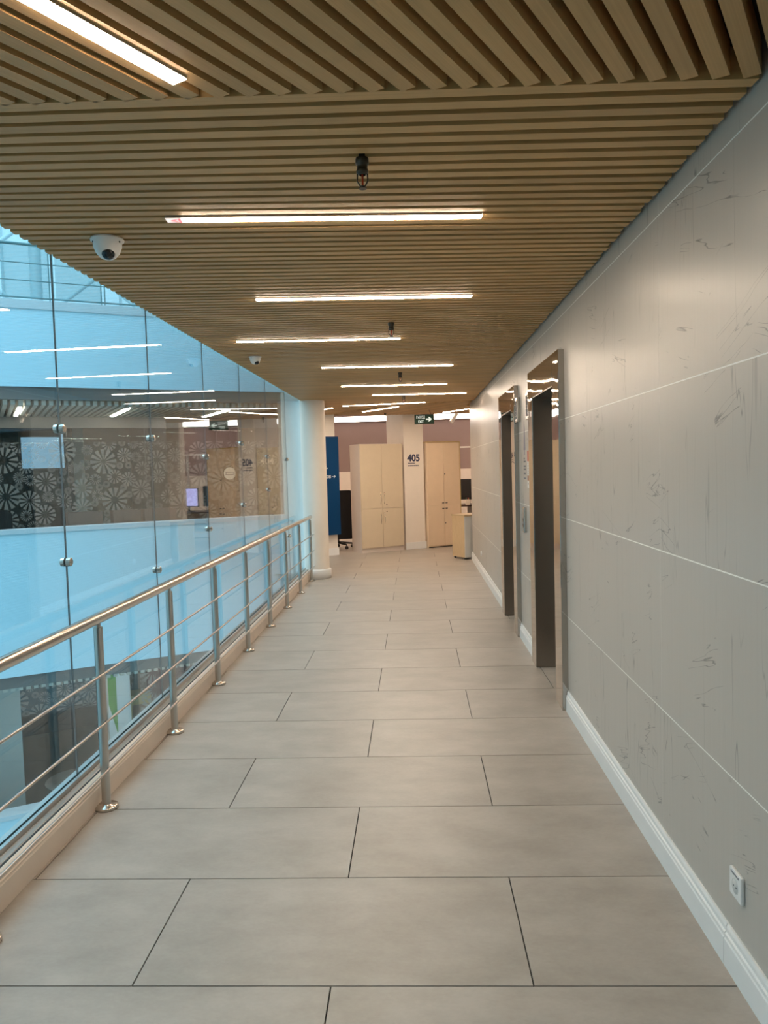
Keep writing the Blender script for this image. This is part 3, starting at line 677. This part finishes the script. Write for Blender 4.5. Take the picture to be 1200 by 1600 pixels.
# black office chair seen past the blue board
ch = empty('office_chair', (-1.52, 14.75, 0), R_(10)); tag(ch, 'black high backed office chair beside the tall beige cabinet', 'chair')
def rounded(w, z0, z1, r, n=6):
    pts = []
    for cx, cz, a0 in ((w-r, z0+r, -90), (w-r, z1-r, 0), (-w+r, z1-r, 90), (-w+r, z0+r, 180)):
        for k in range(n+1):
            a = R_(a0+90*k/n); pts.append((cx+r*math.cos(a), cz+r*math.sin(a)))
    return pts
MB().prism(rounded(.31, .20, 1.13, .09), 'y', -.28, -.20).build('backrest', M_BLACKF, ch)
MB().rbox(-.27, .27, -.22, .26, .42, .50, .03).build('seat', M_BLACKF, ch)
MB().box(-.05, .05, -.24, .0, .36, .42).build('back_bracket', M_BLACKM, ch)
MB().cyl((0, 0, .12), (0, 0, .42), .03, .024, 16).build('gas_stem', M_BLACKM, ch)
for k in range(5):
    a = R_(72*k-60); e = (.29*math.cos(a), .29*math.sin(a))
    lg = MB().cyl((0, 0, .12), (e[0], e[1], .085), .026, .016, 12).build('base_leg', M_BLACKM, ch)
    MB().cyl((e[0]-.022*math.sin(a), e[1]+.022*math.cos(a), .032), (e[0]+.022*math.sin(a), e[1]-.022*math.cos(a), .032), .031, n=16).cyl((e[0], e[1], .04), (e[0], e[1], .085), .008, n=10).build('caster', M_BLACKM, lg)
for s_ in (-1, 1): MB().tube([(s_*.25, .05, .44), (s_*.32, .05, .50), (s_*.32, .02, .68)], .014, 10).rbox(s_*.32-.03, s_*.32+.03, -.12, .14, .68, .71, .01).build('armrest', M_BLACKM, ch)

# desk with two monitors, only a sliver shows past the wall end
dk = empty('desk', (1.65, 16.35, 0)); tag(dk, 'dark walnut desk just visible past the end of the lift wall', 'desk')
MB().rbox(-.80, .80, -.40, .40, .685, .715, .004).build('desk_top', M_DARKWOOD, dk)
for s_ in (-1, 1): MB().box(s_*.76-.02, s_*.76+.02, -.36, .36, 0, .685).build('leg', M_PLASTIC if s_ > 0 else M_BLACKM, dk)
MB().box(-.52, .74, .30, .32, .25, .685).build('modesty_panel', M_CREAM, dk)
def monitor(x, y, rz, face, label, w=.27, h=.36):
    o = empty('monitor', (x, y, .715), rz)
    MB().rbox(-w, w, -.015, .02, .10, .10+h, .006).build('casing', M_BLACKM, o)
    MB().box(-w+.012, w-.012, -.0165, -.015, .115, .09+h).build('screen', face, o)
    MB().cyl((0, .03, .01), (0, .03, .2), .018, n=12).build('stand', M_BLACKM, o)
    MB().rbox(-.11, .11, -.05, .12, 0, .012, .004).build('foot', M_BLACKM, o)
    tag(o, label, 'monitor')
monitor(1.16, 16.33, R_(0), M_DOME, 'black switched off monitor on the walnut desk past the wall end', .26, .44)
monitor(1.74, 16.28, R_(14), M_SCREEN, 'lit bluish monitor on the walnut desk, seen only mirrored in the glass', .25, .40)
og = empty('desk_organiser', (1.10, 16.08, .715)); tag(og, 'small cream pen holder on the walnut desk edge', 'pen holder')
MB().rbox(-.045, .045, -.04, .04, 0, .11, .005).build('holder', M_FROST, og)
for k in range(4): MB().cyl((-.025+.016*k, 0, .06), (-.03+.02*k, .01, .15), .004, n=8).build('pen', (M_LEAF, M_INK, M_RED, M_OCHRE)[k], og)
cr = box('curtain_rail', M_WHITE, .96, 2.6, 16.95, 16.98, 1.93, 1.965); 
MB().box(1.9, 1.94, 16.93, 17.0, 0, 1.93).build('upright', M_WHITE, cr); MB().box(.97, 1.0, 16.93, 17.0, 0, 1.93).build('upright', M_WHITE, cr)
tag(cr, 'white cross rail seen above the desk past the wall end', 'rail')
sp = empty('spotlight', (.86, 15.9, 2.80)); tag(sp, 'small white spotlight hanging over the cream cabinet', 'spotlight')
MB().cyl((0, 0, 0), (0, 0, -.16), .01, n=10).build('stem', M_PLASTIC, sp)
MB().cyl((.05, 0, -.18), (-.08, -.02, -.36), .034, .045, 18).build('lamp_head', M_PLASTIC, sp)

# ------------------------------------------------------------ atrium: opposite building, set 30 degrees to the corridor
P0 = Vector((-1.90, 11.30, 0))
def storey(z, n, top, label):
    o = empty('wall_opposite_%d' % n, (P0.x, P0.y, z), A30); tag(o, label, 'facade', kind='structure')
    MB().box(-14, 0, 0, .22, -1.00, top-.04).build('fascia', M_FASCIA, o)
    if n == 3:
        MB().prism([(-.015, top-.13), (-.015, top-.02), (.1, top), (.25, top), (.25, top-.13)], 'x', -14, .01).build('coping', M_COPING, o)
    else:
        MB().box(-14, .01, -.015, .25, top-.055, top).build('coping', M_COPING, o)
    return o
storey(0, 2, .88, 'white atrium fascia across the void, level with the corridor')
storey(3.69, 3, .11, 'upper white atrium fascia across the void, under the glass balustrade')
storey(-3.68, 1, .90, 'lower white atrium fascia across the void, one floor down')

def gallery(z, n, x1, label, lamps, warm=1.0):
    o = empty('gallery_%d' % n, (P0.x, P0.y, z), A30); o.name = 'room_gallery_%d' % n
    tag(o, label, 'gallery', kind='structure')
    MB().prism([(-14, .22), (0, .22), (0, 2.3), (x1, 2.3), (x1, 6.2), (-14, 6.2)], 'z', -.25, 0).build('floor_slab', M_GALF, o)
    MB().prism([(-14, .02), (-.02, .02), (-.02, 2.3), (x1, 2.3), (x1, 6.2), (-14, 6.2)], 'z', 2.575, 2.69).build('soffit', M_BAND, o)
    MB().box(-14, -.02, .02, .10, 2.53, 2.575).build('edge_band', M_BAND, o)
    s = MB(); x = -13.9
    while x < -.1:
        s.box(x, x+.052, .11, 2.25, 2.47, 2.56); x += .090
    tag(s.build('slat_field', M_PALESLAT, o), kind='stuff')
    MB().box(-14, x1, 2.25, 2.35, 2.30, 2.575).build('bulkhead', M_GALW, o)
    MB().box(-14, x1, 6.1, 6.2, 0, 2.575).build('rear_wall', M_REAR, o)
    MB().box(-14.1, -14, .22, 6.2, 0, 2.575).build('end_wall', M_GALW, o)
    for k, xx in enumerate(lamps):
        lm = MB().box(xx-.025, xx+.025, .5, 1.95, 2.455, 2.469).build('lamp', M_GALLIGHT, o)
    return o
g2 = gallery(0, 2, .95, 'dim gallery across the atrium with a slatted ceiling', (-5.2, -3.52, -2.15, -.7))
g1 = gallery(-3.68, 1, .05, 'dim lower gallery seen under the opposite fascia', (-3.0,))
box('end_wall_right', M_GALW, .95, 1.05, 2.3, 6.2, 0, 2.575, g2)

def flowers(name, x0, x1, z0, z1, y, parent, seed, keep=lambda x, z: True):
    rnd = random.Random(seed); done = []; m = MB()
    radii = [.20]*40+[.155]*140+[.115]*500+[.085]*1500+[.055]*2500
    for r in radii:
        x, zz = rnd.uniform(x0, x1), rnd.uniform(z0, z1)
        if any((x-a)**2+(zz-b)**2 < (r+c)**2*.86 for a, b, c in done) or not keep(x, zz): continue
        done.append((x, zz, r)); n = 12 if r > .1 else 14; ph = rnd.random()
        r1 = r*rnd.choice((.18, .3, .36)); hw = R_(360/n)*.30
        for k in range(n):
            a = 2*PI*(k+ph)/n; q = []
            for rr, aa in ((r1, -hw*.5), (r, -hw), (r, hw), (r1, hw*.5)):
                q.append((min(max(x+rr*math.cos(a+aa), x0), x1), y, min(max(zz+rr*math.sin(a+aa), z0), z1)))
            m.add(q, [(0, 1, 2, 3)])
    o = m.build(name, M_PRINT, parent); tag(o, kind='stuff'); return o
w2 = empty('window_2', (P0.x, P0.y, 0), A30); tag(w2, 'glass partition with a frosted flower print along the opposite gallery', 'partition', kind='structure')
xs_ = [-7.6, -6.4, -5.2, -4.0, -2.8, -1.6, -.4, .95]
for a, b in zip(xs_[:-1], xs_[1:]):
    MB().box(a+.004, b-.004, 2.295, 2.305, .02, 2.30).build('pane', M_GLASS2, w2)
    MB().box(b-.006, b+.006, 2.285, 2.315, .0, 2.30).build('mullion', M_BAND, w2)
flowers('flower_print', -7.5, .9, .2, 2.08, 2.285, w2, 11)
# far window of the room behind the partition
w3 = empty('window_3', (P0.x, P0.y, 0), A30); tag(w3, 'bright frosted window deep inside the opposite gallery room', 'window', kind='structure')
MB().box(-3.30, -2.52, 5.98, 6.0, 1.72, 2.40).build('pane', emit('daylit_frosted_pane', (.45, .72, .95), .85), w3)
MB().box(-3.30, -2.60, 5.93, 5.98, 2.34, 2.46).build('roller_blind', M_GALW, w3)
MB().box(-3.34, -3.30, 5.95, 6.05, 1.68, 2.44).box(-2.52, -2.48, 5.95, 6.05, 1.68, 2.44).box(-3.34, -2.48, 5.95, 6.05, 1.68, 1.72).build('window_frame', M_GALW, w3)
# lettering and round plate on the partition
pl = empty('round_plate', tuple(P0+Matrix.Rotation(A30, 3, 'Z') @ Vector((-.20, 2.27, 1.515))), A30); tag(pl, 'round pale plate with a dark bar on the opposite glass partition', 'sign')
MB().cyl((0, 0, 0), (0, -.012, 0), .105, n=32).build('disc', M_FROST, pl)
MB().box(-.075, .075, -.0135, -.012, -.03, .028).build('dark_bar', M_GREYINK, pl); MB().box(-.06, .06, -.0145, -.0135, -.012, .012).build('pale_bar', M_FROST, pl)
n4 = empty('room_number', tuple(P0+Matrix.Rotation(A30, 3, 'Z') @ Vector((.36, 2.27, 1.66))), A30); tag(n4, 'pale number 404 on the opposite glass partition', 'lettering')
text('digits', '404', .17, M_FROST, n4, face_y(0, 0, 0), .001, bold=.001)
# planters and a chair by the opposite parapet
ROT = Matrix.Rotation(A30, 3, 'Z')
for k, (xa, xb, lab) in enumerate(((-3.01, -2.56, 'brown planter box on the opposite gallery, left of three'), (-2.42, -2.06, 'brown planter box on the opposite gallery, middle of three'), (-2.0, -1.55, 'brown planter box on the opposite gallery, right of three'))):
    o = empty('planter', tuple(P0+ROT @ Vector(((xa+xb)/2, .55, 0))), A30); w = (xb-xa)/2
    MB().box(-w, w, -.15, -.13, 0, 1.04).box(-w, w, .13, .15, 0, 1.04).box(-w, -w+.02, -.13, .13, 0, 1.04).box(w-.02, w, -.13, .13, 0, 1.04).build('box', M_BROWN, o)
    MB().box(-w+.02, w-.02, -.13, .13, .8, 1.0).build('soil', M_SOIL, o)
    tag(o, lab, 'planter', 'planters behind the opposite parapet')
gc = empty('gallery_chair', tuple(P0+ROT @ Vector((-3.95, .75, 0))), A30+R_(160)); tag(gc, 'dark chair behind the opposite parapet', 'chair')
MB().prism(rounded(.21, .55, 1.10, .08), 'y', -.24, -.20).build('backrest', M_BLACKF, gc); MB().rbox(-.22, .22, -.22, .22, .42, .47, .015).build('seat', M_BLACKF, gc)
for sx in (-1, 1):
    for sy in (-1, 1): MB().cyl((sx*.19, sy*.19, 0), (sx*.19, sy*.19, .42), .012, n=10).build('leg', M_BLACKM, gc)
    MB().cyl((sx*.17, -.215, .45), (sx*.17, -.225, .6), .012, n=10).build('back_support', M_BLACKM, gc)

# return wall between the opposite facade and the round column, and a corner post
wr = MB().prism([(-1.90, 11.30), (-1.86, 11.36), (-1.545, 10.86), (-1.60, 10.80)], 'z', -7.4, 7.0).build('wall_return', M_WHITE)
tag(wr, 'narrow white return wall between the atrium facade and the round column', 'wall', kind='structure')
tp = empty('trim_2', (P0.x, P0.y, 0), A30); tag(tp, 'slim cream post at the corner of the opposite gallery', 'post', kind='structure')
MB().box(-.045, -.005, -.012, .03, .88, 2.68).build('post', M_CREAM, tp)

# upper balustrade and roof steelwork
ba = empty('glass_balustrade', (P0.x, P0.y, 3.80), A30); tag(ba, 'upper glass balustrade with slim rails across the atrium', 'balustrade')
for zz, r in ((.03, .012), (.245, .007), (.465, .007), (.70, .02)): MB().cyl((-14, .1, zz), (0, .1, zz), r, n=10).build('rail', M_RAILG, ba)
x = -2.44; k = 0
while x > -9:
    for dx_ in (0, -.045): MB().box(x+dx_-.007, x+dx_+.007, .09, .11, 0, .70).build('post', M_RAILG, ba)
    MB().box(x-.60, x-.05, .098, .102, .04, .68).build('pane', M_GLASS2, ba); x -= .63
rf = empty('roof_truss', (P0.x, P0.y, 0), A30); tag(rf, 'pale blue steel roof bracing seen above the upper balustrade', 'roof structure')
for k in range(6):
    x = -1.2-1.9*k
    MB().cyl((x, 2.6, 3.7), (x, 2.6, 9.0), .09, n=14).build('mast', M_SKYSTEEL, rf)
    MB().cyl((x, 2.6, 4.0), (x-1.9, 2.6, 5.6), .035, n=10).build('brace', M_SKYSTEEL, rf)
    MB().cyl((x-1.9, 2.6, 4.0), (x, 2.6, 5.6), .035, n=10).build('brace', M_SKYSTEEL, rf)
for zz in (5.6, 7.2): MB().cyl((-13, 2.6, zz), (0, 2.6, zz), .05, n=12).build('chord', M_SKYSTEEL, rf)
sb2 = box('floor_upper', M_COPING, -14, 0, .25, 4, 3.62, 3.69); sb2.location = (P0.x, P0.y, 0); sb2.rotation_euler = (0, 0, A30); tag(sb2, 'floor slab of the storey above across the atrium', 'floor', kind='structure')
w4 = empty('window_4', (P0.x, P0.y, 3.69), A30); tag(w4, 'glazed outer wall behind the upper balustrade', 'window', kind='structure')
for k in range(7):
    MB().box(-13+1.9*k, -13+1.9*k+1.86, 3.9, 3.92, 0, 5.0).build('pane', M_WINDOW, w4)
    MB().box(-13+1.9*k+1.86, -13+1.9*k+1.9, 3.87, 3.95, 0, 5.0).build('mullion', M_SKYSTEEL, w4)

# lower gallery furniture
def at(x, y): return tuple(P0+ROT @ Vector((x, y, -3.68)))
pw = empty('pillar_lower', at(-4.05, 1.2), A30); tag(pw, 'grey green pillar on the lower gallery, at the left edge', 'column', kind='structure')
MB().box(-.5, .36, 0, .5, 0, 2.575).build('shaft', M_GREENGREY, pw)
bn = empty('poster_column', at(-2.42, 1.5), A30); tag(bn, 'white display column with a green poster on the lower gallery', 'display')
MB().box(-.05, .28, 0, .2, 0, 2.45).build('panel_stand', M_WHITE, bn); MB().prism([(-.045, 1.7), (.075, 1.2), (.075, 2.35), (-.045, 2.35)], 'y', -.004, 0).build('poster', M_LEAF, bn)
oc = empty('ochre_cabinet', at(-1.97, 1.6), A30); tag(oc, 'ochre wooden box stand on the lower gallery', 'cabinet')
MB().rbox(-.16, .16, 0, .35, 0, 1.75, .01).build('body', M_OCHRE, oc); MB().box(-.13, .13, -.006, 0, .1, 1.6).build('door', M_BROWN, oc)
mw = box('wall_maroon', M_MAROON, -1.8, .1, 1.9, 2.0, 0, 2.575); mw.location = at(0, 0); mw.rotation_euler = (0, 0, A30); tag(mw, 'maroon wall section on the lower gallery', 'wall', kind='structure')
w5 = empty('window_5', at(0, 0), A30); tag(w5, 'flower printed glass partition on the lower gallery', 'partition', kind='structure')
MB().box(-5.5, -1.9, 2.295, 2.305, 0, 2.3).build('pane', M_GLASS2, w5); flowers('flower_print', -5.4, -1.95, 1.5, 2.28, 2.285, w5, 5); flowers('flower_print', -2.0, -1.75, .9, 2.4, 1.45, w5, 6)
tb = empty('meeting_table', at(-3.0, 1.3), A30); tag(tb, 'round table on the lower gallery behind the pillar', 'table')
MB().lathe((0, 0, 0), [(.001, .70), (.42, .70), (.43, .715), (.42, .73), (.001, .73)], 28).build('table_top', M_GALF, tb)
MB().cyl((0, 0, .02), (0, 0, .70), .035, n=14).build('stem', M_STEEL, tb); MB().lathe((0, 0, 0), [(.24, 0), (.24, .015), (.04, .03), (.001, .03)], 24).build('foot', M_STEEL, tb)

# own building edge, atrium floor and closing walls
wo = MB().box(-1.78, -1.62, -6, 10.7, -1.0, -.02).box(-1.78, -1.62, -6, 10.7, 2.70, 3.8).build('wall_own_edge', M_FASCIA); tag(wo, 'white floor edge of the corridor side facing the atrium', 'facade', kind='structure')
af = box('floor_atrium', M_GALF, -16, -1.6, -8, 11, -7.6, -7.4); tag(af, 'grey ground floor at the bottom of the atrium', 'floor', kind='structure')
wa = box('wall_atrium', M_WHITE, -14.2, -14, -8, 6, -7.4, 6.0); tag(wa, 'white side wall of the atrium far to the left', 'wall', kind='structure')
wb2 = box('wall_atrium_rear', M_WHITE, -14, -1.6, -8.2, -8, -7.4, 6.0); tag(wb2, 'white rear wall of the atrium behind the viewer', 'wall', kind='structure')
